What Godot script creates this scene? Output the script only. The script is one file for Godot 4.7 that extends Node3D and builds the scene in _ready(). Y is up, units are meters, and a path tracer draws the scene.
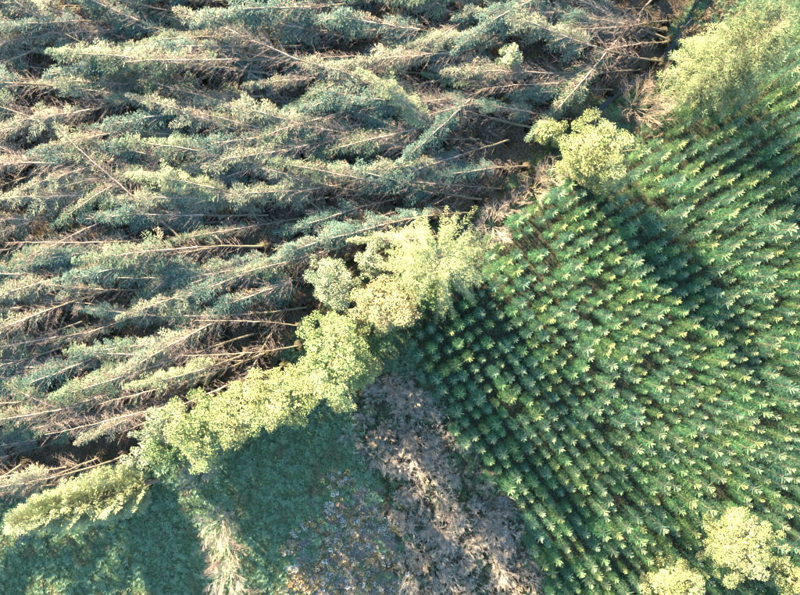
extends Node3D

const CAM_H := 78.0
const S := 0.14                      # metres of ground under one pixel of the 800-pixel photograph
var rng := RandomNumberGenerator.new()
var used := {}
var mats := {}

# ---------------------------------------------------------------- mesh buffers
class Buf:
	var v := PackedVector3Array()
	var n := PackedVector3Array()
	var c := PackedColorArray()
	var ix := PackedInt32Array()

	func spray(p: Vector3, d: Vector3, s: Vector3, length: float, width: float, col: Color, fold := 0.0) -> void:
		# one folded diamond of needles or one leaf
		var nn := s.cross(d)
		var k := v.size()
		var m := p + d * (length * 0.42) - nn * fold
		v.append(p); v.append(m - s * width); v.append(p + d * length); v.append(m + s * width)
		for i in 4:
			n.append(nn); c.append(col)
		ix.append(k); ix.append(k + 1); ix.append(k + 2); ix.append(k); ix.append(k + 2); ix.append(k + 3)

	func sliver(p: Vector3, q: Vector3, s: Vector3, col: Color) -> void:
		# a fine twig: one long thin point of wood
		var k := v.size()
		var nn := s.cross(q - p).normalized()
		v.append(p - s); v.append(q); v.append(p + s)
		for i in 3:
			n.append(nn); c.append(col)
		ix.append(k); ix.append(k + 1); ix.append(k + 2)

	func tube(pts: PackedVector3Array, radii: PackedFloat32Array, sides: int, col: Color, vary := 0.0, r: RandomNumberGenerator = null) -> void:
		var k := v.size()
		var last := pts.size() - 1
		for i in pts.size():
			var d := (pts[mini(i + 1, last)] - pts[maxi(i - 1, 0)]).normalized()
			var a := d.cross(Vector3(0.31, 0.92, 0.23)).normalized()
			var b := d.cross(a)
			for j in sides:
				var t := TAU * j / sides
				var o := a * cos(t) + b * sin(t)
				var rr := radii[i] * (1.0 + (r.randf_range(-vary, vary) if r else 0.0))
				v.append(pts[i] + o * rr); n.append(o)
				var f := 1.0 + (r.randf_range(-0.3, 0.3) if r else 0.0)
				c.append(Color(col.r * f, col.g * f, col.b * f))
		for i in last:
			for j in sides:
				var a0 := k + i * sides + j
				var a1 := k + i * sides + (j + 1) % sides
				ix.append(a0); ix.append(a0 + sides); ix.append(a1)
				ix.append(a1); ix.append(a0 + sides); ix.append(a1 + sides)

	func mesh() -> ArrayMesh:
		var a := []
		a.resize(Mesh.ARRAY_MAX)
		a[Mesh.ARRAY_VERTEX] = v
		a[Mesh.ARRAY_NORMAL] = n
		a[Mesh.ARRAY_COLOR] = c
		a[Mesh.ARRAY_INDEX] = ix
		var m := ArrayMesh.new()
		m.add_surface_from_arrays(Mesh.PRIMITIVE_TRIANGLES, a)
		return m

# ---------------------------------------------------------------- helpers
func rr(a: float, b: float) -> float:
	return rng.randf_range(a, b)

func at(px: float, py: float, h := 0.0) -> Vector3:
	var k := S * (CAM_H - h) / CAM_H
	return Vector3((px - 400.0) * k, h, (py - 297.5) * k)

func tint(c: Color, spread: float) -> Color:
	var f := rr(1.0 - spread, 1.0 + spread)
	var g := rr(-0.12, 0.12) * spread
	return Color(c.r * f * (1.0 + g), c.g * f, c.b * f * (1.0 - g))

func numbered(called: String) -> String:
	var k: int = used.get(called, 0)
	used[called] = k + 1
	return called if k == 0 else "%s_%03d" % [called, k]

func thing(called: String, label: String, category: String, where := Vector3.ZERO, group := "") -> Node3D:
	var o := Node3D.new()
	o.name = numbered(called)
	add_child(o)
	o.position = where
	meta(o, label, category, group)
	return o

func meta(o: Node, label: String, category: String, group := "") -> void:
	o.set_meta("label", label)
	o.set_meta("category", category)
	if group != "": o.set_meta("group", group)

func part(called: String, mesh: Mesh, m: Material, parent: Node) -> MeshInstance3D:
	var o := MeshInstance3D.new()
	o.name = called
	o.mesh = mesh
	o.material_override = m
	parent.add_child(o, true)
	return o

func copy(src: Node3D, label := "") -> Node3D:
	var o: Node3D = src.duplicate()
	var base := String(src.name)
	if base.substr(base.length() - 4, 1) == "_" and base.right(3).is_valid_int(): base = base.left(base.length() - 4)
	o.name = numbered(base)
	add_child(o)
	if label != "": o.set_meta("label", label)
	return o

func inside(p: Vector2, poly: PackedVector2Array) -> bool:
	return Geometry2D.is_point_in_polygon(p, poly)

func leaf_mat(tone: Color, back: Color, rough := 0.75) -> StandardMaterial3D:
	var m := StandardMaterial3D.new()
	m.vertex_color_use_as_albedo = true
	m.albedo_color = tone.linear_to_srgb()
	m.roughness = rough
	m.metallic_specular = 0.3
	m.cull_mode = BaseMaterial3D.CULL_DISABLED
	m.backlight_enabled = true
	m.backlight = back
	return m

func wood_mat(rough := 0.9) -> StandardMaterial3D:
	var m := StandardMaterial3D.new()
	m.vertex_color_use_as_albedo = true
	m.roughness = rough
	m.metallic_specular = 0.2
	m.cull_mode = BaseMaterial3D.CULL_DISABLED
	return m

# ---------------------------------------------------------------- foliage
func frond(leaf: Buf, wood: Buf, o: Vector3, d: Vector3, length: float, droop: float, col: Color, bark: Color, size: float, thick: float, dense := 1.0, lateral := 0.40) -> void:
	# a conifer branch: a curved axis with side shoots, each shoot a row of needle sprays
	var n := maxi(3, int(length / (0.30 * size / 0.3)))
	var step := length / n
	var p := o
	var dir := d
	var pts := PackedVector3Array([p])
	var rad := PackedFloat32Array([thick])
	for i in n:
		var t := (i + 0.6) / n
		dir = (dir + Vector3(rr(-0.06, 0.06), -droop / n + rr(-0.05, 0.05), rr(-0.06, 0.06))).normalized()
		var q := p + dir * step
		var side := dir.cross(Vector3.UP)
		side = side.normalized() if side.length() > 0.05 else Vector3.RIGHT
		var up := side.cross(dir)
		if t > 0.16:
			var ll := minf(length * lateral * (1.08 - t) + size * 0.5, 1.3) * rr(0.75, 1.2)
			for s in [-1.0, 1.0]:
				if rng.randf() > dense: continue
				var ld: Vector3 = (dir * rr(0.5, 0.8) + side * s * 0.8 + up * rr(-0.30, 0.22)).normalized()
				var ls := ld.cross(up).normalized()
				var k := maxi(1, int(ll / (size * 0.62)))
				var lp := p + dir * step * rr(0.0, 0.8)
				for j in k:
					for e in 2:
						var w := size * rr(0.09, 0.15)
						var sd: Vector3 = (ld + ls * rr(-0.75, 0.75) + up * rr(-0.4, 0.35)).normalized()
						leaf.spray(lp + ld * rr(0.0, ll / k), sd, sd.cross(up).normalized(), size * rr(0.9, 1.6), w, tint(col, 0.28), w * 0.35)
					lp += ld * (ll / k) + Vector3.DOWN * (0.04 * size)
		if rng.randf() < 0.75 * dense:
			var w2 := size * rr(0.10, 0.17)
			leaf.spray(p, (dir + up * rr(0.0, 0.5)).normalized(), side, size * rr(0.9, 1.4), w2, tint(col, 0.28), w2 * 0.3)
		p = q
		pts.append(p); rad.append(thick * (1.0 - 0.85 * (i + 1.0) / n))
	leaf.spray(p, dir, dir.cross(Vector3(0.1, 1, 0.1)).normalized(), size * 1.3, size * 0.14, tint(col, 0.25), 0.02)
	if thick > 0.0: wood.tube(pts, rad, 3, bark)

func dead_branch(wood: Buf, o: Vector3, d: Vector3, length: float, sweep: Vector3, col: Color, thick: float, twigs: int) -> void:
	var n := 4
	var p := o
	var dir := d
	var pts := PackedVector3Array([p])
	var rad := PackedFloat32Array([thick])
	for i in n:
		dir = (dir + sweep * (0.9 / n) + Vector3(rr(-0.15, 0.15), rr(-0.15, 0.12), rr(-0.15, 0.15))).normalized()
		p += dir * length / n
		pts.append(p); rad.append(thick * (1.0 - 0.8 * (i + 1.0) / n))
	wood.tube(pts, rad, 3, tint(col, 0.25))
	for i in twigs:
		var t := rr(0.2, 1.0) * n
		var k := mini(int(t), n - 1)
		var b := pts[k].lerp(pts[k + 1], t - k)
		var td := (dir * 0.6 + Vector3(rr(-1, 1), rr(-0.8, 0.6), rr(-1, 1)) * 0.8).normalized()
		var e := b + td * length * rr(0.15, 0.38)
		wood.sliver(b, e, td.cross(Vector3.UP).normalized() * thick * 0.55, tint(col, 0.3))

func arm(leaf: Buf, o: Vector3, d: Vector3, length: float, col: Color) -> void:
	# a narrow young shoot set with short needles
	var side := d.cross(Vector3.UP).normalized()
	var up := side.cross(d)
	var n := maxi(3, int(length / 0.07))
	for i in n:
		var p := o + d * (length * i / n)
		for s in [-1.0, 1.0, 0.0]:
			var sd: Vector3 = (d + side * s * 0.5 + up * (0.45 if s == 0.0 else rr(-0.15, 0.25))).normalized()
			leaf.spray(p, sd, sd.cross(up).normalized() if s != 0.0 else side, 0.125 * rr(0.8, 1.4), 0.016, tint(col, 0.2), 0.005)

func young_spruce_meshes(seed_: int, h: float, wide: float) -> Array:
	rng.seed = seed_
	var leaf := Buf.new()
	var wood := Buf.new()
	wood.tube(PackedVector3Array([Vector3.ZERO, Vector3(0.02, h * 0.5, 0.01), Vector3(0, h, 0)]), PackedFloat32Array([0.07, 0.045, 0.008]), 6, Color(0.12, 0.085, 0.06))
	var base := Color(0.045, 0.105, 0.055)
	var fresh := Color(0.165, 0.22, 0.125)     # paler green for the leader and the three whorls below it
	for i in 12:
		var a := i * 2.4
		var o := Vector3(0, h - 0.5 + i * 0.045, 0)
		var d := Vector3(cos(a) * 0.55, 0.8, sin(a) * 0.55).normalized()
		leaf.spray(o, d, d.cross(Vector3(sin(a), 0, -cos(a))).normalized(), 0.17, 0.045, tint(fresh, 0.2))
	var y := h - 0.5
	var k := 0
	while y > 0.6:
		var t := (h - y) / h
		var n := 6 + (k % 2) + (1 if t > 0.3 else 0)
		var off := rr(0, TAU)
		if k < 3:
			for j in n:
				var a := off + TAU * j / n + rr(-0.16, 0.16)
				var d := Vector3(cos(a), 0.66 - k * 0.2 + rr(-0.1, 0.1), sin(a)).normalized()
				arm(leaf, Vector3(0, y + rr(-0.04, 0.04), 0), d, wide * [0.46, 0.76, 0.98][k] * rr(0.75, 1.2), tint(fresh, 0.18))
		else:
			var length := wide * minf(0.6 + 0.8 * pow(t, 0.8), 1.08)
			var rise := lerpf(0.4, -0.15, minf(t * 1.5, 1.0))
			for j in n:
				var a := off + TAU * j / n + rr(-0.18, 0.18)
				var d := Vector3(cos(a), rise + rr(-0.1, 0.12), sin(a)).normalized()
				frond(leaf, wood, Vector3(0, y + rr(-0.06, 0.06), 0), d, length * rr(0.82, 1.15), 0.15, tint(base, 0.22), Color(0.12, 0.09, 0.06), 0.22, 0.012, 0.8, 0.3)
		y -= rr(0.40, 0.52)
		k += 1
	return [leaf.mesh(), wood.mesh()]

func fallen_spruce(seed_: int, length: float, live_from: float, brown: float, green: Color, open: float) -> Node3D:
	# lies along -x, roots at the origin
	rng.seed = seed_
	var leaf := Buf.new()
	var wood := Buf.new()
	var dead := Buf.new()
	var bark := Color(0.32, 0.26, 0.215)
	var bend := rr(-1.1, 1.1)
	var kink := rr(-0.25, 0.25)
	var axis := func(t: float) -> Vector3:
		return Vector3(-length * t, lerpf(0.7, 2.3, minf(t * 1.5, 1.0)) - maxf(t - 0.7, 0.0) * 4.0 + 0.05 * sin(t * 40.0), bend * sin(t * 2.6) + kink * sin(t * 6.0))
	var pts := PackedVector3Array()
	var rad := PackedFloat32Array()
	for i in 25:
		var t := i / 24.0
		pts.append(axis.call(t) + Vector3(0, rr(-0.05, 0.05), rr(-0.06, 0.06))); rad.append(lerpf(0.14, 0.018, pow(t, 0.9)) * rr(0.9, 1.12))
	# the butt is green with moss, the rest grey-brown bark
	wood.tube(pts.slice(0, 9), rad.slice(0, 9), 8, Color(0.12, 0.105, 0.078), 0.08, rng)
	wood.tube(pts.slice(8), rad.slice(8), 8, bark, 0.08, rng)
	# bare and browned branches on the lower trunk
	var t := 0.10
	while t < minf(live_from + 0.14, 0.97):
		var o: Vector3 = axis.call(t)
		for j in rng.randi_range(2, 3):
			var a := rr(-0.5, PI + 0.5)
			var d := Vector3(-rr(0.1, 0.7), sin(a) * 0.75, cos(a)).normalized()
			if d.y < -0.2: d.y = -0.1
			dead_branch(dead, o, d, rr(1.0, 2.4) * open, Vector3(-0.7, -0.5, 0), Color(0.24, 0.19, 0.17), 0.018, rng.randi_range(6, 10))
		t += 0.36 / length
	# the live crown
	t = live_from
	var wide := rr(2.3, 3.0)
	while t < 0.985:
		var o: Vector3 = axis.call(t)
		var u := (t - live_from) / (1.0 - live_from)
		var reach := wide * (0.62 + 0.5 * (0.5 + 0.5 * sin(t * 23.0 + seed_)) + 0.3 * sin(t * 51.0 + seed_ * 2.0)) * (minf(u * 5.0, 1.0) * 0.25 + 0.75) * pow(1.0 - u, 0.78) + 0.2
		var n := rng.randi_range(5, 7)
		var off := rr(0, TAU)
		for j in n:
			var a := off + TAU * j / n + rr(-0.2, 0.2)
			var d := Vector3(-rr(0.55, 1.0), sin(a) * 0.34, cos(a) * 0.85)
			if d.y < 0.0: d.y *= 0.35
			d = d.normalized()
			if rng.randf() < 0.12: continue
			var is_brown := rng.randf() < brown * (1.35 - u)
			if is_brown and rng.randf() < 0.55:
				dead_branch(dead, o, d, reach * rr(0.6, 1.0), Vector3(-0.4, -0.4, 0), Color(0.26, 0.21, 0.19), 0.018, 14)
			else:
				var col := Color(0.20, 0.165, 0.12) if is_brown else green
				frond(leaf, wood, o, d, reach * (rr(0.55, 1.1) if rng.randf() < 0.8 else rr(1.1, 1.6)), rr(0.5, 1.0), tint(col, 0.25), bark, 0.26, 0.022, 0.62 if is_brown else 0.95, 0.24)
		t += rr(0.34, 0.46) / length
	# the root plate, torn up on edge
	var rp := Buf.new()
	var rings := 5
	var sec := 22
	var R := rr(0.6, 0.8)
	var prof := [[0.34, 0.0], [0.30, 0.75], [0.05, 1.0], [-0.22, 0.75], [-0.34, 0.0]]
	var k0 := 0
	for i in rings:
		for j in sec:
			var a := TAU * j / sec
			var w: float = prof[i][1] * R * (1.0 + 0.18 * sin(a * 3.0 + seed_) + rr(-0.3, 0.22))
			rp.v.append(Vector3(0.1 - prof[i][0] * 1.5 + 0.35 * sin(a) + rr(-0.2, 0.2), 0.3 + sin(a) * w * 0.75 + rr(-0.12, 0.12), cos(a) * w))
			rp.n.append(Vector3(-signf(prof[i][0]) * 0.6, sin(a) * 0.7, cos(a) * 0.7).normalized())
			rp.c.append(tint([Color(0.036, 0.03, 0.024), Color(0.035, 0.038, 0.02), Color(0.03, 0.027, 0.022)][rng.randi() % 3], 0.3))
	for i in rings - 1:
		for j in sec:
			k0 = i * sec + j
			var k1 := i * sec + (j + 1) % sec
			rp.ix.append_array(PackedInt32Array([k0, k1, k0 + sec, k1, k1 + sec, k0 + sec]))
	for i in 22:
		var a := rr(0, TAU)
		var o := Vector3(0.2, 0.4 + sin(a) * R * 0.5, cos(a) * R * 0.6)
		dead_branch(rp, o, Vector3(rr(0.1, 0.7), sin(a), cos(a)).normalized(), rr(0.4, 1.0), Vector3(0, -0.3, 0), Color(0.055, 0.045, 0.035), 0.03, 3)
	var root := thing("fallen_spruce", "-", "tree", Vector3.ZERO, "wind-thrown spruces lying across each other")
	part("trunk", wood.mesh(), mats.wood, root)
	if live_from < 0.9: part("crown", leaf.mesh(), mats.spruce, root)
	part("dead_branches", dead.mesh(), mats.wood, root).set_meta("kind", "stuff")
	part("root_plate", rp.mesh(), mats.wood, root)
	return root

func broadleaf(called: String, label: String, px: float, py: float, rpx: float, top: float, tones: Array, o := {}) -> Node3D:
	var squash := 1.0
	var leaf_size: float = o.get("leaf", 0.14)
	var r := rpx * S * (CAM_H - top * 0.75) / CAM_H
	var hc := top * 0.5
	squash = (top - hc) / r
	var c := at(px, py, hc)
	var foot := Vector3(c.x, 0, c.z) + Vector3(rr(-0.4, 0.4), 0, rr(-0.4, 0.4))
	var root := thing(called, label, "bush" if called == "shade_bush" else "tree", foot)
	var rel := c - foot
	var leaf := Buf.new()
	var wood := Buf.new()
	var bark := Color(0.16, 0.13, 0.10)
	wood.tube(PackedVector3Array([Vector3(0, -0.2, 0), rel * Vector3(0.4, 0.5, 0.4), rel, rel + Vector3(0.1, r * squash * 0.6, 0)]), PackedFloat32Array([0.05 * r + 0.06, 0.04 * r + 0.04, 0.02 * r + 0.03, 0.02]), 8, bark, 0.08, rng)
	var blobs := int(24 + 3.9 * r * r * maxf(1.0, 0.6 + 0.4 * squash))
	for i in blobs:
		var z := rr(-0.95, 1.0)
		var a := rr(0, TAU)
		var q := sqrt(maxf(0.0, 1.0 - z * z)) if z > 0.0 else 1.0 - 0.3 * z * z
		var lump := 1.0 + 0.2 * sin(a * 2.0 + px) + 0.14 * sin(a * 5.0 + py + z * 3.0) + rr(-0.16, 0.14)
		var dirn := Vector3(cos(a) * q, z * squash, sin(a) * q)
		var shell := rr(0.72, 1.0) if rng.randf() < 0.8 else rr(0.35, 0.7)
		var bc := rel + dirn * r * lump * shell * 0.86
		var br := rr(0.35, 0.9) * (0.55 + 0.1 * r)
		var col: Color = tones[rng.randi() % tones.size()]
		col = tint(col, 0.3)
		wood.tube(PackedVector3Array([rel + dirn * r * 0.12, (rel + bc) * 0.5 + Vector3(0, -0.2, 0), bc]), PackedFloat32Array([0.05, 0.035, 0.012]), 3, bark)
		var nl := int(230 * br * br * (0.18 / leaf_size) * (0.18 / leaf_size) * float(o.get("dense", 1.0)))
		for j in nl:
			var v := Vector3(rng.randfn(), rng.randfn(), rng.randfn()).normalized()
			v.y *= 0.8
			var p := bc + v * br * pow(rng.randf(), 0.4)
			var d := (v * 0.8 + Vector3(rr(-1, 1), rr(-0.7, 0.5), rr(-1, 1))).normalized()
			var s := d.cross(Vector3(rr(-0.6, 0.6), 1, rr(-0.6, 0.6))).normalized()
			leaf.spray(p, d, s, leaf_size * rr(0.8, 1.4), leaf_size * rr(0.3, 0.48), tint(col, 0.25), 0.02)
	# coarse leaf sprays added inside the crown to stop sun passing through
	for i in int(24 * r * top * (1.0 if top > 8.0 else 1.6)):
		var v := Vector3(rng.randfn(), rng.randfn(), rng.randfn()).normalized() * pow(rng.randf(), 0.45) * 0.62
		var p := rel + v * Vector3(r, r * squash, r)
		var d := (v + Vector3(rr(-1, 1), rr(-0.8, 0.4), rr(-1, 1))).normalized()
		var lg := rr(0.3, 0.6)
		leaf.spray(p, d, d.cross(Vector3(rr(-0.6, 0.6), 1, rr(-0.6, 0.6))).normalized(), lg, lg * 0.28, tint(tones[rng.randi() % tones.size()], 0.3), 0.05)
	part("trunk", wood.mesh(), mats.wood, root)
	part("crown", leaf.mesh(), mats.broad, root)
	return root

func tall_conifer(called: String, label: String, foot: Vector3, top: Vector3, h0: float, wide: float, spec: Dictionary) -> Node3D:
	# a standing conifer whose branches are parts of their own
	var root := thing(called, label, "tree", foot)
	var tip := top - foot
	var h := tip.length()
	var axis := tip / h
	var wood := Buf.new()
	var bark := Color(0.2, 0.15, 0.11)
	wood.tube(PackedVector3Array([-axis * 0.3, tip * 0.35, tip * 0.7, tip]), PackedFloat32Array([0.34, 0.25, 0.13, 0.02]), 8, bark, 0.06, rng)
	part("trunk", wood.mesh(), mats.wood, root)
	var y := h - 0.3
	var cols: Array = spec.cols
	while y > h0:
		var u := (h - y) / (h - h0)
		var reach := wide * pow(u, float(spec.get("curve", 0.7))) * (1.0 if u < 0.8 else 1.0 - (u - 0.8) * 1.3) + 0.3
		var n: int = spec.get("ring", 6)
		var off: float = rr(0, TAU) if not spec.has("aligned") else 0.3 + rr(-0.12, 0.12)
		for j in n:
			var a := off + TAU * j / n + (rr(-0.25, 0.25) if not spec.has("aligned") else 0.16 * sin(j * 5.0))
			var radial := Vector3(cos(a), 0, sin(a))
			radial = (radial - axis * radial.dot(axis)).normalized()
			var d := (radial + axis * (lerpf(0.8, float(spec.get("low", -0.05)), minf(u * 1.6, 1.0)) + rr(-0.12, 0.12))).normalized()
			var leaf := Buf.new()
			var tw := Buf.new()
			var L := reach * rr(0.75, 1.18)
			frond(leaf, leaf, axis * y, d, L, float(spec.get("droop", 0.5)), tint(cols[rng.randi() % cols.size()], 0.15), bark, float(spec.get("size", 0.36)), 0.05 if L > 1.0 else 0.02, 1.0, float(spec.get("lateral", 0.4)))
			if L > 2.2:   # secondary boughs
				for s in [-1.0, 1.0]:
					for w in [0.3, 0.5, 0.7]:
						var sd: Vector3 = (d + radial.cross(axis) * s * 0.8 + Vector3(0, rr(-0.25, 0.1), 0)).normalized()
						frond(leaf, leaf, axis * y + d * L * w + Vector3(0, -0.25 * L * w * w * float(spec.get("droop", 0.5)), 0), sd, L * float(spec.get("second", 0.42)) * (1.15 - w), 0.4, tint(cols[rng.randi() % cols.size()], 0.2), bark, float(spec.get("size", 0.36)), 0.02, float(spec.get("dense", 1.0)))
			part("branch", leaf.mesh(), mats.broad, root)
		y -= float(spec.get("gap", 0.7)) * rr(0.85, 1.15)
	return root

func grow(wood: Buf, p: Vector3, d: Vector3, length: float, thick: float, level: int, col: Color, spread: float) -> void:
	var q := p + d * length * 0.5 + Vector3(rr(-0.06, 0.06), 0, rr(-0.06, 0.06)) * length
	var e := q + (d + Vector3(rr(-0.25, 0.25), rr(-0.1, 0.2), rr(-0.25, 0.25))).normalized() * length * 0.5
	if level >= 2:
		wood.tube(PackedVector3Array([p, q, e]), PackedFloat32Array([thick, thick * 0.8, thick * 0.6]), 3 if thick < 0.05 else 5, tint(col, 0.2))
	else:
		var s := d.cross(Vector3(0.2, 0.9, 0.1)).normalized() * thick
		wood.sliver(p, e, s, tint(col, 0.28))
	if level <= 0: return
	for i in rng.randi_range(3, 5):
		var f := rr(0.35, 1.0)
		var b := p.lerp(q, f * 2.0) if f < 0.5 else q.lerp(e, f * 2.0 - 1.0)
		var nd := (d + Vector3(rr(-1, 1), rr(-0.35, 0.6), rr(-1, 1)) * spread).normalized()
		grow(wood, b, nd, length * rr(0.5, 0.78), thick * 0.7, level - 1, col, spread)

func bare_shrub_mesh(seed_: int, h: float, stems: int, lean: float, col: Color, level := 4, thick := 0.024) -> ArrayMesh:
	rng.seed = seed_
	var wood := Buf.new()
	for i in stems:
		var a := TAU * i / stems + rr(-0.4, 0.4)
		var d := Vector3(cos(a) * lean, 1.0, sin(a) * lean).normalized()
		grow(wood, Vector3(cos(a) * 0.1, -0.05, sin(a) * 0.1), d, h * rr(0.4, 0.55), thick, level, col, 0.62)
	return wood.mesh()

func scatter(called: String, label: String, category: String, mesh: Mesh, m: Material, xf: Array, cols: Array) -> void:
	var mm := MultiMesh.new()
	mm.transform_format = MultiMesh.TRANSFORM_3D
	mm.use_colors = true
	mm.mesh = mesh
	mm.instance_count = xf.size()
	for i in xf.size():
		mm.set_instance_transform(i, xf[i])
		mm.set_instance_color(i, cols[i])
	var o := MultiMeshInstance3D.new()
	o.name = numbered(called)
	o.multimesh = mm
	o.material_override = m
	add_child(o)
	meta(o, label, category)
	o.set_meta("kind", "stuff")

func poly(a: Array) -> PackedVector2Array:
	var p := PackedVector2Array()
	for i in range(0, a.size(), 2): p.append(Vector2((a[i] - 400.0) * S, (a[i + 1] - 297.5) * S))
	return p

func ground_y(x: float, z: float) -> float:
	return bump.get_noise_2d(x, z) * 0.28

var bump := FastNoiseLite.new()

# ---------------------------------------------------------------- the scene
func _ready() -> void:
	var cam := Camera3D.new()
	cam.position = Vector3(0, CAM_H, 0)
	cam.rotation_degrees = Vector3(-90, 0, 0)
	cam.fov = rad_to_deg(2.0 * atan(297.5 * S / CAM_H))
	cam.near = 0.5
	cam.far = 1500.0
	add_child(cam)
	cam.current = true

	var env := Environment.new()
	env.background_mode = Environment.BG_SKY
	var sky := Sky.new()
	var sm := ProceduralSkyMaterial.new()
	sm.sky_top_color = Color(0.53, 0.71, 0.86)
	sm.sky_horizon_color = Color(0.84, 0.90, 0.92)
	sm.sky_curve = 0.18
	sm.ground_bottom_color = Color(0.2, 0.22, 0.2)
	sm.ground_horizon_color = Color(0.7, 0.78, 0.8)
	sm.sun_angle_max = 10.0
	sky.sky_material = sm
	env.sky = sky
	env.background_energy_multiplier = 0.22
	env.tonemap_mode = Environment.TONE_MAPPER_LINEAR
	env.tonemap_exposure = 12.5
	env.sdfgi_enabled = true
	env.ssao_enabled = true
	env.ssil_enabled = true
	var we := WorldEnvironment.new()
	we.environment = env
	add_child(we)

	var sun := DirectionalLight3D.new()
	sun.light_energy = 1.6
	sun.light_color = Color(1.0, 0.905, 0.75)
	sun.light_angular_distance = 0.5
	sun.shadow_enabled = true
	add_child(sun)
	var elev := deg_to_rad(16.5)
	sun.look_at_from_position(Vector3.ZERO, Vector3(0.67 * cos(elev), -sin(elev), 0.742 * cos(elev)), Vector3.UP)

	mats.wood = wood_mat()
	mats.spruce = leaf_mat(Color(1, 1, 1), Color(0.10, 0.13, 0.06))
	mats.broad = leaf_mat(Color(1, 1, 1), Color(0.16, 0.18, 0.05))
	mats.grass = leaf_mat(Color(1, 1, 1), Color(0.06, 0.09, 0.03))

	bump.seed = 7
	bump.frequency = 0.11
	bump.fractal_octaves = 4

	var stand := poly([-160, -160, 700, -160, 690, 20, 640, 80, 560, 120, 530, 165, 490, 205, 420, 225, 400, 255, 330, 265, 300, 330, 260, 375, 200, 400, 150, 430, 135, 462, -160, 505])
	var plantation := poly([566, 640, 520, 520, 470, 440, 421, 372, 413, 335, 452, 308, 485, 262, 505, 215, 540, 198, 600, 188, 640, 155, 672, 120, 700, 105, 735, 92, 800, 25, 900, -60, 900, 640])
	var scrub := poly([352, 385, 385, 372, 412, 372, 468, 446, 516, 524, 570, 640, 400, 640, 402, 540, 372, 470])
	var marsh := poly([320, 505, 372, 488, 402, 545, 405, 640, 285, 640, 298, 555])
	build_ground(stand, plantation, scrub, marsh)
	build_stream()
	build_plantation(plantation)
	build_fallen(stand)
	build_standing()
	build_bare(scrub)
	build_cover(stand, plantation, scrub, marsh)

func build_ground(stand: PackedVector2Array, plantation: PackedVector2Array, scrub: PackedVector2Array, marsh: PackedVector2Array) -> void:
	var xs: Array[float] = [-420.0, -260.0, -160.0, -110.0]
	var x := -84.0
	while x <= 84.0:
		xs.append(x); x += 0.5
	xs.append_array([110.0, 160.0, 260.0, 420.0])
	var zs: Array[float] = [-420.0, -260.0, -160.0, -100.0]
	var z := -66.0
	while z <= 66.0:
		zs.append(z); z += 0.5
	zs.append_array([100.0, 160.0, 260.0, 420.0])
	var b := Buf.new()
	rng.seed = 11
	var warp := FastNoiseLite.new()
	warp.seed = 3
	warp.frequency = 0.22
	warp.fractal_octaves = 3
	var blot := FastNoiseLite.new()
	blot.seed = 9
	blot.frequency = 0.35
	blot.fractal_octaves = 4
	for zz in zs:
		for xx in xs:
			var p := Vector2(xx + warp.get_noise_2d(xx, zz) * 3.0, zz + warp.get_noise_2d(zz + 40.0, xx) * 3.0)
			var m := blot.get_noise_2d(xx, zz)
			var c := Color(0.12, 0.20, 0.115).lerp(Color(0.13, 0.12, 0.08), clampf(m * 1.4, 0.0, 1.0))
			if inside(p, stand): c = Color(0.13, 0.10, 0.075).lerp(Color(0.10, 0.12, 0.06), clampf(m * 2.2, 0.0, 1.0))
			elif inside(p, plantation): c = Color(0.09, 0.115, 0.075).lerp(Color(0.12, 0.105, 0.08), clampf(m * 2.0, 0.0, 1.0))
			elif inside(p, scrub): c = Color(0.10, 0.085, 0.062).lerp(Color(0.05, 0.075, 0.04), clampf(m * 2.0 + 0.25, 0.0, 1.0))
			elif inside(p, marsh) and m > -0.25: c = Color(0.22, 0.21, 0.20).lerp(Color(0.16, 0.12, 0.08), clampf(m * 2.0, 0.0, 1.0))
			b.v.append(Vector3(xx, ground_y(xx, zz), zz))
			b.n.append(Vector3(-(ground_y(xx + 0.3, zz) - ground_y(xx - 0.3, zz)) / 0.6, 1, -(ground_y(xx, zz + 0.3) - ground_y(xx, zz - 0.3)) / 0.6).normalized())
			b.c.append(tint(c, 0.22))
	var w := xs.size()
	for i in zs.size() - 1:
		for j in w - 1:
			var k := i * w + j
			b.ix.append_array(PackedInt32Array([k, k + 1, k + w, k + 1, k + w + 1, k + w]))
	var m := StandardMaterial3D.new()
	m.vertex_color_use_as_albedo = true
	m.roughness = 1.0
	m.metallic_specular = 0.1
	var nt := NoiseTexture2D.new()
	nt.width = 1024
	nt.height = 1024
	nt.seamless = true
	var fn := FastNoiseLite.new()
	fn.frequency = 0.02
	fn.fractal_octaves = 5
	nt.noise = fn
	var g := Gradient.new()
	g.set_color(0, Color(0.45, 0.43, 0.4))
	g.set_color(1, Color(1, 1, 1))
	nt.color_ramp = g
	m.albedo_texture = nt
	m.uv1_triplanar = true
	m.uv1_world_triplanar = true
	m.uv1_scale = Vector3(0.13, 0.13, 0.13)
	var o := part("ground", b.mesh(), m, self)
	o.set_meta("kind", "structure")

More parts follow.
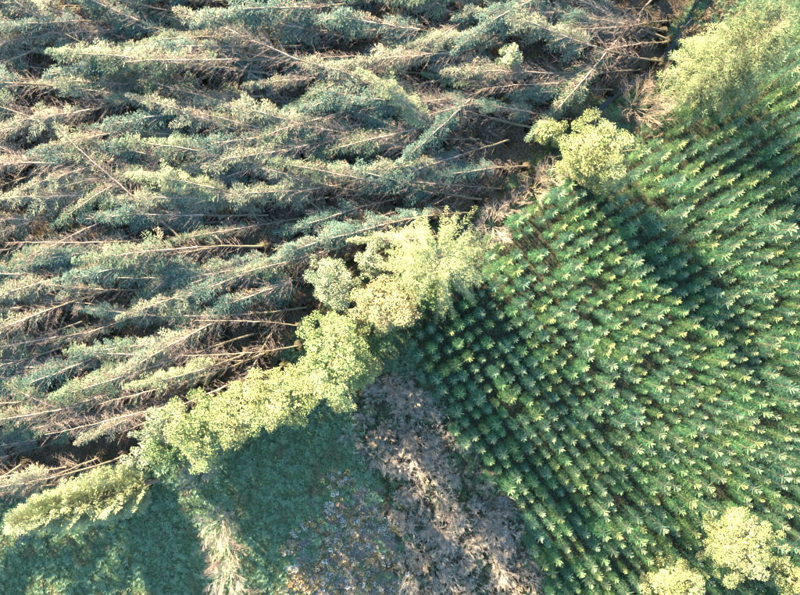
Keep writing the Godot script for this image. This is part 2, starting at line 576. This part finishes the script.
func build_stream() -> void:
	# the ditch of dark water between the fallen stand and the plantation
	var pts := [[462, 232], [478, 222], [495, 210], [510, 200], [524, 188], [536, 172], [548, 158], [566, 142], [590, 118], [614, 96], [640, 78], [668, 52], [690, 20], [705, -30]]
	var b := Buf.new()
	rng.seed = 5
	for i in pts.size():
		var a := at(pts[maxi(i - 1, 0)][0], pts[maxi(i - 1, 0)][1])
		var c := at(pts[mini(i + 1, pts.size() - 1)][0], pts[mini(i + 1, pts.size() - 1)][1])
		var p := at(pts[i][0], pts[i][1])
		var s := (c - a).normalized().cross(Vector3.UP) * rr(0.18, 0.42)
		for k in [-1.0, 1.0]:
			b.v.append(p + s * k + Vector3(0, 0.2, 0)); b.n.append(Vector3.UP); b.c.append(Color(0.02, 0.025, 0.03))
	for i in pts.size() - 1:
		b.ix.append_array(PackedInt32Array([i * 2, i * 2 + 2, i * 2 + 1, i * 2 + 1, i * 2 + 2, i * 2 + 3]))
	var m := StandardMaterial3D.new()
	m.albedo_color = Color(0.09, 0.11, 0.13)
	m.roughness = 0.12
	m.metallic_specular = 0.4
	var o := part("stream", b.mesh(), m, self)
	o.set_meta("kind", "structure")

func build_plantation(area: PackedVector2Array) -> void:
	var kinds := []
	for i in 8:
		kinds.append(young_spruce_meshes(100 + i, [5.2, 5.6, 4.8, 6.0, 5.3, 4.3, 5.8, 5.0][i], [0.76, 0.84, 0.70, 0.86, 0.78, 0.66, 0.82, 0.74][i]))
	var tones := [Color(1, 1, 1), Color(0.8, 0.95, 1.12), Color(1.25, 1.15, 0.85), Color(0.95, 1.15, 0.95), Color(1.1, 1.12, 1.2)]
	var kindly := ["mid-green young spruce with star-shaped top planted in the plantation rows", "dark blue-green young spruce with star-shaped top planted in the plantation rows", "golden-green young spruce with star-shaped top planted in the plantation rows", "fresh bright green young spruce with star-shaped top planted in the plantation rows", "pale silvery-green young spruce with star-shaped top planted in the plantation rows"]
	var tmats := []
	for c in tones: tmats.append(leaf_mat(c, Color(0.06, 0.10, 0.035)))
	rng.seed = 21
	var a := deg_to_rad(34.0)
	var u := Vector2(cos(a), -sin(a))
	var v := Vector2(sin(a), cos(a))
	var spots := []
	for i in range(-60, 61):
		for j in range(-60, 61):
			var p := Vector2(22, 6) + u * (i * 1.70) + v * (j * 1.90) + Vector2(rr(-0.24, 0.24), rr(-0.24, 0.24))
			if absf(p.x) > 62 or absf(p.y) > 47 or not inside(p + Vector2(bump.get_noise_2d(p.x * 3.0, p.y * 3.0), bump.get_noise_2d(p.y * 3.0, p.x * 3.0)) * 2.2, area): continue
			if rng.randf() < 0.03: continue
			spots.append(p)
	# the nearest to the lens stand as individuals
	spots.sort_custom(func(p, q): return p.length() < q.length())
	var protos := []
	var many := []
	var mcol := []
	for i in kinds.size():
		many.append([]); mcol.append([])
	for i in spots.size():
		var p: Vector2 = spots[i]
		var k := rng.randi() % kinds.size()
		var tm := rng.randi() % tones.size()
		var sc := rr(0.66, 1.02) if rng.randf() < 0.92 else rr(1.0, 1.22)
		var turn := rr(0, TAU)
		var where := Vector3(p.x, ground_y(p.x, p.y) - 0.03, p.y)
		if i < 300:
			var t := thing("young_spruce", kindly[tm], "tree", where, "young spruces planted in rows")
			part("trunk", kinds[k][1], mats.wood, t)
			part("crown", kinds[k][0], tmats[tm], t)
			t.rotation.y = turn
			t.scale = Vector3.ONE * sc
		else:
			many[k].append(Transform3D(Basis(Vector3.UP, turn).scaled(Vector3.ONE * sc), where))
			mcol[k].append(tones[tm])
	var rest := Node3D.new()
	rest.name = "spruce_plantation"
	add_child(rest)
	meta(rest, "rest of the young spruce plantation stretching away beyond the nearer rows", "trees")
	rest.set_meta("kind", "stuff")
	for k in kinds.size():
		for w in 2:
			var mm := MultiMesh.new()
			mm.transform_format = MultiMesh.TRANSFORM_3D
			mm.use_colors = true
			mm.mesh = kinds[k][w]
			mm.instance_count = many[k].size()
			for i in many[k].size():
				mm.set_instance_transform(i, many[k][i])
				mm.set_instance_color(i, mcol[k][i] if w == 0 else Color(1, 1, 1))
			var o := MultiMeshInstance3D.new()
			o.name = "crowns" if w == 0 else "trunks"
			o.multimesh = mm
			o.material_override = tmats[0] if w == 0 else mats.wood
			o.set_meta("kind", "stuff")
			rest.add_child(o, true)
	print("plantation ", spots.size())

func lay(src: Node3D, px: float, py: float, deg: float, pitch: float, lift: float, sc: float, label: String, first: bool) -> Node3D:
	# px, py: where the roots stand; deg: the way the tip points, 0 = left, positive = down the picture
	var o := src if first else copy(src)
	var p := at(px, py)
	o.position = Vector3(p.x, ground_y(p.x, p.z) + lift, p.z)
	o.rotation = Vector3(0, deg_to_rad(deg), -deg_to_rad(pitch))
	o.scale = Vector3(sc, sc, sc * (1.0 if rng.randf() < 0.5 else -1.0))
	o.set_meta("label", label)
	return o

func build_fallen(area: PackedVector2Array) -> void:
	var teal := Color(0.058, 0.108, 0.092)
	var green := Color(0.082, 0.126, 0.08)
	var pale := Color(0.145, 0.165, 0.12)
	var spec := [[301, 21.0, 0.34, 0.30, teal, 1.0], [302, 23.0, 0.40, 0.38, green, 1.1], [303, 19.0, 0.30, 0.12, teal, 1.0], [304, 22.0, 0.36, 0.50, pale, 1.2], [305, 20.0, 0.46, 0.34, green, 1.0], [306, 24.0, 0.36, 0.15, pale, 1.0], [307, 21.0, 0.48, 0.65, pale, 1.2], [308, 18.0, 0.24, 0.05, Color(0.20, 0.235, 0.135), 0.9]]
	var names := ["blue-green wind-thrown spruce lying flat among the other fallen trees", "mid-green wind-thrown spruce with some browned twigs lying in the fallen stand", "short dense blue-green wind-thrown spruce lying in the fallen stand", "pale wind-thrown spruce with many brown bare twigs lying in the fallen stand", "green-topped wind-thrown spruce with long bare trunk lying in the fallen stand", "long pale-green full-crowned wind-thrown spruce lying in the fallen stand", "mostly brown and bare wind-thrown spruce lying in the fallen stand"]
	var protos := []
	var fresh := []
	for s in spec:
		protos.append(fallen_spruce(s[0], s[1], s[2], s[3], s[4], s[5]))
		fresh.append(true)
	rng.seed = 41
	var n := 0
	var row := 0
	var py := -45.0
	while py < 520.0:
		var px := (10.0 if py < 390.0 else -85.0) + (row % 2) * 17.0
		while px < 840.0:
			var qx := px + rr(-12, 12)
			var qy := py + rr(-9, 9)
			px += 36.0
			if not inside(Vector2((qx - 400) * S, (qy - 297.5) * S), area): continue
			var deg := lerpf(-6.0, 17.0, clampf((qy + 20.0) / 480.0, 0, 1)) + rr(-20, 20)
			if rng.randf() < 0.2: deg += rr(-48, 48)
			var k: int = [0, 0, 1, 1, 2, 2, 3, 4, 4, 5, 6][rng.randi() % 11]
			var lift := rr(0.0, 0.5) + (rr(0.4, 1.5) if rng.randf() < 0.4 else 0.0)
			lay(protos[k], qx, qy, deg, rr(-1.0, 6.0), lift, rr(0.8, 1.28), names[k], fresh[k])
			fresh[k] = false
			n += 1
		py += 24.0
		row += 1
	# trees that lie on top of the rest, two unseen ones added for shade
	for h in [[7, 446, 150, -36, 9.0, 2.2, 0.85, "bright pale-green wind-thrown spruce lying askew over the others with its tip raised"], [5, 652, 66, -13, 5.0, 0.8, 1.15, "huge grey-green wind-thrown spruce with its butt end by the ditch"], [7, 446, 236, 3, 3.0, 2.2, 0.75, "pale-green wind-thrown spruce lying just above the broad star-shaped conifer"], [3, 292, 148, -16, 6.0, 1.2, 1.0, "pale wind-thrown spruce with a bright ridge lying slantwise across darker ones"], [7, 262, 205, -10, 5.0, 2.0, 0.95, "yellowish-green wind-thrown spruce lying over darker blue-green ones"], [5, 130, 452, 9, 8.0, 2.0, 1.0, "pale-green spruce blown half over at the edge above the long bright conifer"], [1, 70, 478, 4, 13.0, 1.5, 1.0, "green spruce blown half over with raised tip beside the rough grass"], [5, -4, 468, 5, 16.0, 1.5, 1.05, "unseen pale-green spruce added half over to shade the rough grass"], [2, -62, 486, 3, 15.0, 1.5, 1.1, "unseen blue-green spruce added half over to shade the rough grass"], [7, 250, 352, 14, 5.0, 2.0, 0.9, "yellowish-green wind-thrown spruce lying above the hedge over bare trunks"], [0, 565, 122, -8, 3.0, 0.6, 0.75, "short blue-green wind-thrown spruce lying beside the ditch below the small yellow-green tree"], [2, 525, 168, 6, 3.0, 0.5, 0.8, "dense blue-green wind-thrown spruce with its roots on the ditch bank"], [1, 500, 190, -4, 3.0, 0.5, 0.75, "green wind-thrown spruce with its roots beside the whitish leafless bush"], [2, 610, 92, 4, 3.0, 0.4, 0.8, "dense blue-green wind-thrown spruce with its roots beside the brown leafless tree"], [0, 660, 34, -3, 3.0, 0.6, 0.85, "blue-green wind-thrown spruce with its roots beside the tall layered conifer"], [2, 470, 214, 5, 3.0, 0.5, 0.75, "dense blue-green wind-thrown spruce ending behind the broad star-shaped conifer"], [7, 190, 70, -4, 4.0, 2.0, 0.9, "bright pale-green wind-thrown spruce lying on top of blue-green ones far from the hedge"]]:
		lay(protos[h[0]], h[1], h[2], h[3], h[4], h[5], h[6], h[7], h[0] == 7 and fresh[7])
		if h[0] == 7: fresh[7] = false
	# bare poles stripped of their crowns
	var snag := fallen_spruce(331, 20.0, 1.0, 1.0, teal, 0.7)
	snag.name = "dead_spruce"
	used["dead_spruce"] = 1
	used["fallen_spruce"] -= 1
	snag.set_meta("group", "bare trunks lying among the fallen spruces")
	var poles := [[405, 64, 292, 74], [416, 74, 411, 30], [150, 208, 38, 268], [330, 60, 255, 78], [500, 105, 395, 135], [478, 98, 355, 118], [268, 352, 110, 398], [300, 345, 168, 352], [285, 365, 130, 430], [232, 395, 60, 430], [90, 42, -30, 66], [110, 150, -20, 176], [640, 30, 540, 44], [660, 48, 575, 66], [300, 325, 190, 320], [210, 120, 90, 108], [590, 84, 470, 98], [60, 85, -40, 78], [160, 240, 20, 244]]
	for i in poles.size():
		var q: Array = poles[i]
		var a := at(q[0], q[1], 2.0)
		var b := at(q[2], q[3], 2.0)
		var d := b - a
		lay(snag, q[0], q[1], rad_to_deg(atan2(d.z, -d.x)), 4.0, 1.3, d.length() / 20.0, "bare grey-brown trunk with broken twigs lying on top of the fallen spruces", i == 0)
	print("fallen ", n)

func build_standing() -> void:
	rng.seed = 61
	var yel := [Color(0.22, 0.25, 0.11), Color(0.25, 0.265, 0.13), Color(0.18, 0.22, 0.09)]
	var grn := [Color(0.16, 0.22, 0.09), Color(0.20, 0.25, 0.11), Color(0.11, 0.165, 0.07), Color(0.24, 0.26, 0.12)]
	var gry := [Color(0.20, 0.235, 0.15), Color(0.16, 0.20, 0.125), Color(0.24, 0.26, 0.17)]
	var brn := [Color(0.25, 0.25, 0.12), Color(0.27, 0.22, 0.12), Color(0.21, 0.23, 0.11)]
	broadleaf("broadleaf_tree", "large round bright green tree with a dark green patch in its crown", 338, 358, 52, 21.0, grn)
	broadleaf("broadleaf_tree", "grey-green round tree beside the gap of bare fallen trunks", 333, 283, 30, 14.0, gry, {"leaf": 0.125})
	broadleaf("broadleaf_tree", "yellow-brown thin-leaved tree next to the broad star-shaped conifer", 385, 306, 38, 20.0, brn)
	broadleaf("broadleaf_tree", "small pale green tree behind the yellow-brown tree", 370, 262, 18, 9.0, gry)
	broadleaf("broadleaf_tree", "yellow-green hedge tree next to the large green tree", 285, 398, 38, 19.0, yel)
	broadleaf("broadleaf_tree", "yellow-green hedge tree above the rough grass", 243, 406, 34, 17.0, yel)
	broadleaf("broadleaf_tree", "yellow-green hedge tree with bare pale twigs below it", 207, 427, 38, 18.0, grn)
	broadleaf("broadleaf_tree", "small grey-green tree at the end of the hedge beside the long bright conifer", 165, 424, 24, 13.0, gry, {"leaf": 0.125})
	broadleaf("broadleaf_tree", "low grey-green tree added for shade between the hedge end and the long bright conifer", 152, 450, 20, 9.0, gry)  # added tree, shades the strip of grass the hedge leaves sunlit
	broadleaf("broadleaf_tree", "bright yellow-green round tree by the ditch at the plantation edge", 597, 154, 42, 15.0, yel, {"leaf": 0.125})
	broadleaf("broadleaf_tree", "small yellow-green bushy tree among the fallen spruces by the ditch", 548, 132, 14, 7.0, yel, {"leaf": 0.125})
	broadleaf("broadleaf_tree", "pale yellow tree with broad crown at the plantation corner", 738, 543, 36, 13.0, yel, {"leaf": 0.125})
	broadleaf("broadleaf_tree", "pale yellow tree leaning outwards behind the broad yellow one", 786, 578, 25, 12.0, yel, {"leaf": 0.125})
	broadleaf("broadleaf_tree", "pale yellow tree standing at the lower end of the plantation rows", 676, 590, 29, 12.0, yel, {"leaf": 0.125})
	broadleaf("broadleaf_tree", "small yellow-green upright tree standing alone among the fallen spruces", 510, 58, 11, 9.0, gry, {"leaf": 0.125})
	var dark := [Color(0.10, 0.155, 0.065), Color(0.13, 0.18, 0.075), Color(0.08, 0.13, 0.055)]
	for b in [[168, 440], [190, 440], [214, 428], [238, 418], [260, 408], [282, 402], [304, 392], [325, 376], [346, 360], [364, 342], [381, 324], [398, 308], [416, 296], [436, 282], [452, 268]]:  # bushes added to stop low sun passing under the hedge crowns
		broadleaf("shade_bush", "dense dark green bush added to block sun beneath the taller crowns", b[0], b[1], 24, 11.0 if b[0] < 200 else 6.5, dark, {"leaf": 0.17}).set_meta("group", "bushes added for shade along the foot of the hedge")
	tall_conifer("broad_conifer", "broad pale-green conifer with drooping branches spread like a star", at(436, 268), at(442, 257, 25.0), 5.0, 8.2, {"cols": [Color(0.17, 0.21, 0.10), Color(0.13, 0.175, 0.08), Color(0.20, 0.225, 0.12)], "droop": 0.75, "gap": 1.5, "ring": 11, "size": 0.24, "curve": 0.6, "second": 0.10, "lateral": 0.07, "low": 0.1, "aligned": true})
	tall_conifer("tall_conifer", "tall pale-green layered conifer at the plantation's upper edge", at(690, 92), at(782, 18, 18.5), 3.0, 7.4, {"cols": [Color(0.12, 0.155, 0.075), Color(0.085, 0.12, 0.06), Color(0.15, 0.18, 0.09)], "droop": 0.6, "gap": 1.05, "ring": 7, "size": 0.28, "curve": 0.5, "lateral": 0.22, "second": 0.36})
	tall_conifer("leaning_conifer", "bright yellow-green conifer leaning far over the shaded rough grass", at(158, 480), at(8, 524, 8.5), 1.2, 4.0, {"cols": [Color(0.30, 0.34, 0.18), Color(0.27, 0.31, 0.16), Color(0.33, 0.36, 0.21)], "droop": 0.35, "gap": 0.4, "ring": 10, "size": 0.22, "curve": 0.45, "low": 0.35})

func build_bare(scrub: PackedVector2Array) -> void:
	var pale := Color(0.40, 0.345, 0.295)
	var pink := Color(0.33, 0.265, 0.215)
	var meshes := []
	for i in 8:
		meshes.append(bare_shrub_mesh(500 + i, [2.2, 2.8, 1.8, 3.2, 2.4, 2.0, 2.6, 1.5][i], [4, 3, 6, 3, 5, 6, 4, 7][i], [0.5, 0.35, 0.8, 0.3, 0.5, 0.8, 0.45, 1.0][i], pale if i % 2 == 0 else pink, 4 if i in [1, 3, 6] else 3))
	rng.seed = 71
	var n := 0
	for i in 700:
		var p := Vector2(rr(-8, 26), rr(9, 48))
		if n >= 150 or not inside(p, scrub): continue
		var k := rng.randi() % meshes.size()
		var t := thing("bare_sapling", "leafless whitish-grey sapling in the thicket of bare scrub" if k % 2 == 0 else "leafless brownish sapling in the thicket of bare scrub", "sapling", Vector3(p.x, ground_y(p.x, p.y), p.y), "leafless saplings in the scrub")
		part("branches", meshes[k], mats.wood, t)
		t.rotation.y = rr(0, TAU)
		t.scale = Vector3.ONE * rr(0.7, 1.25)
		n += 1
	var big := [
		[205, 464, 4.4, 10, 0.7, pale, "whitish leafless bush under the hedge trees above the rough grass"],
		[222, 520, 4.4, 12, 0.95, pale, "pale leafless bush with a few green leaves at the head of the row"],
		[227, 546, 4.8, 13, 0.95, pink, "pale leafless bush in the middle of the short row in the grass"],
		[230, 574, 4.6, 12, 0.95, pale, "pale leafless bush at the foot of the short row in the grass"],
		[492, 226, 4.6, 10, 0.8, pale, "whitish leafless bush between the ditch and the plantation"],
		[512, 208, 3.0, 8, 0.7, pink, "grey leafless bush on the ditch bank"],
		[532, 190, 4.0, 8, 0.7, pink, "pinkish leafless bush on the ditch bank near the round yellow tree"],
		[550, 178, 4.4, 8, 0.7, pale, "pale yellowish bush touching the round yellow-green tree"],
		[634, 108, 5.5, 9, 0.8, pink, "brown leafless tree leaning by the ditch with tangled twigs"],
		[656, 96, 6.0, 8, 0.9, pink, "brown leafless tree with bent boughs between the round tree and the tall conifer"],
		[250, 592, 3.4, 8, 0.8, pink, "low brown leafless bush beside the short row"]]
	for i in big.size():
		var b: Array = big[i]
		var p := at(b[0], b[1])
		var t := thing("bare_bush", b[6], "bush", Vector3(p.x, ground_y(p.x, p.z), p.z))
		part("branches", bare_shrub_mesh(600 + i, b[2], b[3], b[4], b[5], 4), mats.wood, t)

func tuft(seed_: int, blades: int, height: float, lean: float, width: float) -> ArrayMesh:
	rng.seed = seed_
	var b := Buf.new()
	for i in blades:
		var a := rr(0, TAU)
		var d := Vector3(cos(a) * lean * rr(0.4, 1.2), 1, sin(a) * lean * rr(0.4, 1.2)).normalized()
		var f := rr(0.7, 1.3)
		b.spray(Vector3(cos(a), 0, sin(a)) * rr(0, 0.12), d, d.cross(Vector3(cos(a), 0.1, sin(a))).normalized() if lean < 3.0 else d.cross(Vector3.UP).normalized(), height * rr(0.6, 1.2), width, Color(f, f, f), width * 0.3)
	return b.mesh()

func build_cover(stand: PackedVector2Array, plantation: PackedVector2Array, scrub: PackedVector2Array, marsh: PackedVector2Array) -> void:
	var patch := FastNoiseLite.new()
	patch.seed = 31
	patch.frequency = 0.12
	patch.fractal_octaves = 3
	var grass := tuft(801, 18, 0.30, 1.6, 0.02)
	var leaves := tuft(802, 7, 0.27, 3.2, 0.08)
	var scrub_mesh := bare_shrub_mesh(804, 1.7, 5, 0.9, Color(0.40, 0.36, 0.32), 3, 0.024)
	var sticks := tuft(803, 7, 1.3, 6.0, 0.03)
	rng.seed = 81
	var gx := []; var gc := []; var lx := []; var lc := []; var sx := []; var sc := []; var ux := []; var uc := []
	for i in 72000:
		var p := Vector2(rr(-66, 48), rr(-50, 50))
		p += Vector2(patch.get_noise_2d(p.x * 3.0, p.y * 3.0), patch.get_noise_2d(p.y * 3.0, p.x * 3.0 + 50.0)) * 2.0
		var in_stand := inside(p, stand)
		var where := Vector3(p.x, ground_y(p.x, p.y), p.y)
		var xf := Transform3D(Basis(Vector3.UP, rr(0, TAU)).scaled(Vector3.ONE * rr(0.6, 1.3) * (1.0 + 1.2 * maxf(0.0, patch.get_noise_2d(p.y * 2.5, p.x * 2.5)))), where)
		var m := patch.get_noise_2d(p.x, p.y)
		if in_stand:
			if i % 4 == 0:
				sx.append(xf); sc.append(tint(Color(0.105, 0.085, 0.07), 0.4))
		elif inside(p, plantation):
			continue
		elif inside(p + Vector2(patch.get_noise_2d(p.x * 1.4, p.y * 1.4 + 20.0), patch.get_noise_2d(p.y * 1.4 + 90.0, p.x * 1.4)) * 9.0, marsh):
			if rng.randf() < 1.2 + m:
				lx.append(xf)
				lc.append(tint([Color(0.44, 0.24, 0.10), Color(0.44, 0.31, 0.15), Color(0.40, 0.40, 0.41), Color(0.31, 0.31, 0.32), Color(0.10, 0.085, 0.06), Color(0.42, 0.25, 0.12), Color(0.30, 0.24, 0.16)][rng.randi() % 7], 0.25))
			if rng.randf() < 0.35:
				gx.append(xf); gc.append(tint(Color(0.09, 0.10, 0.05), 0.3))
		elif inside(p + Vector2(patch.get_noise_2d(p.x * 2.0, p.y * 2.0 + 70.0), patch.get_noise_2d(p.y * 2.0 + 30.0, p.x * 2.0)) * 5.0, scrub):
			if i % 7 == 0 and m > -0.35:
				ux.append(Transform3D(Basis(Vector3.UP, rr(0, TAU)).scaled(Vector3.ONE * rr(0.6, 1.2)), where)); uc.append(tint(Color(1, 1, 1), 0.25))
			gx.append(xf); gc.append(tint(Color(0.22, 0.20, 0.16) if m > 0.18 else Color(0.13, 0.19, 0.12), 0.3))
		elif p.y < 5:
			gx.append(xf); gc.append(tint(Color(0.06, 0.075, 0.035) if m < 0.0 else Color(0.14, 0.11, 0.075), 0.35))
		else:
			gx.append(xf)
			gc.append(tint(Color(0.17, 0.275, 0.175) if m < 0.36 else Color(0.17, 0.19, 0.11), 0.35))
	scatter("grass", "rough tussocky green grass around the hedge and in the field", "grass", grass, mats.grass, gx, gc)
	scatter("leaf_litter", "orange and frosted pale dead leaves covering the damp hollow", "leaves", leaves, mats.grass, lx, lc)
	scatter("dead_twigs", "brown broken twigs littering the floor under the fallen spruces", "twigs", sticks, mats.wood, sx, sc)
	scatter("bare_scrub", "low grey-brown mat of bare twigs filling the wedge beside the plantation", "scrub", scrub_mesh, mats.wood, ux, uc)
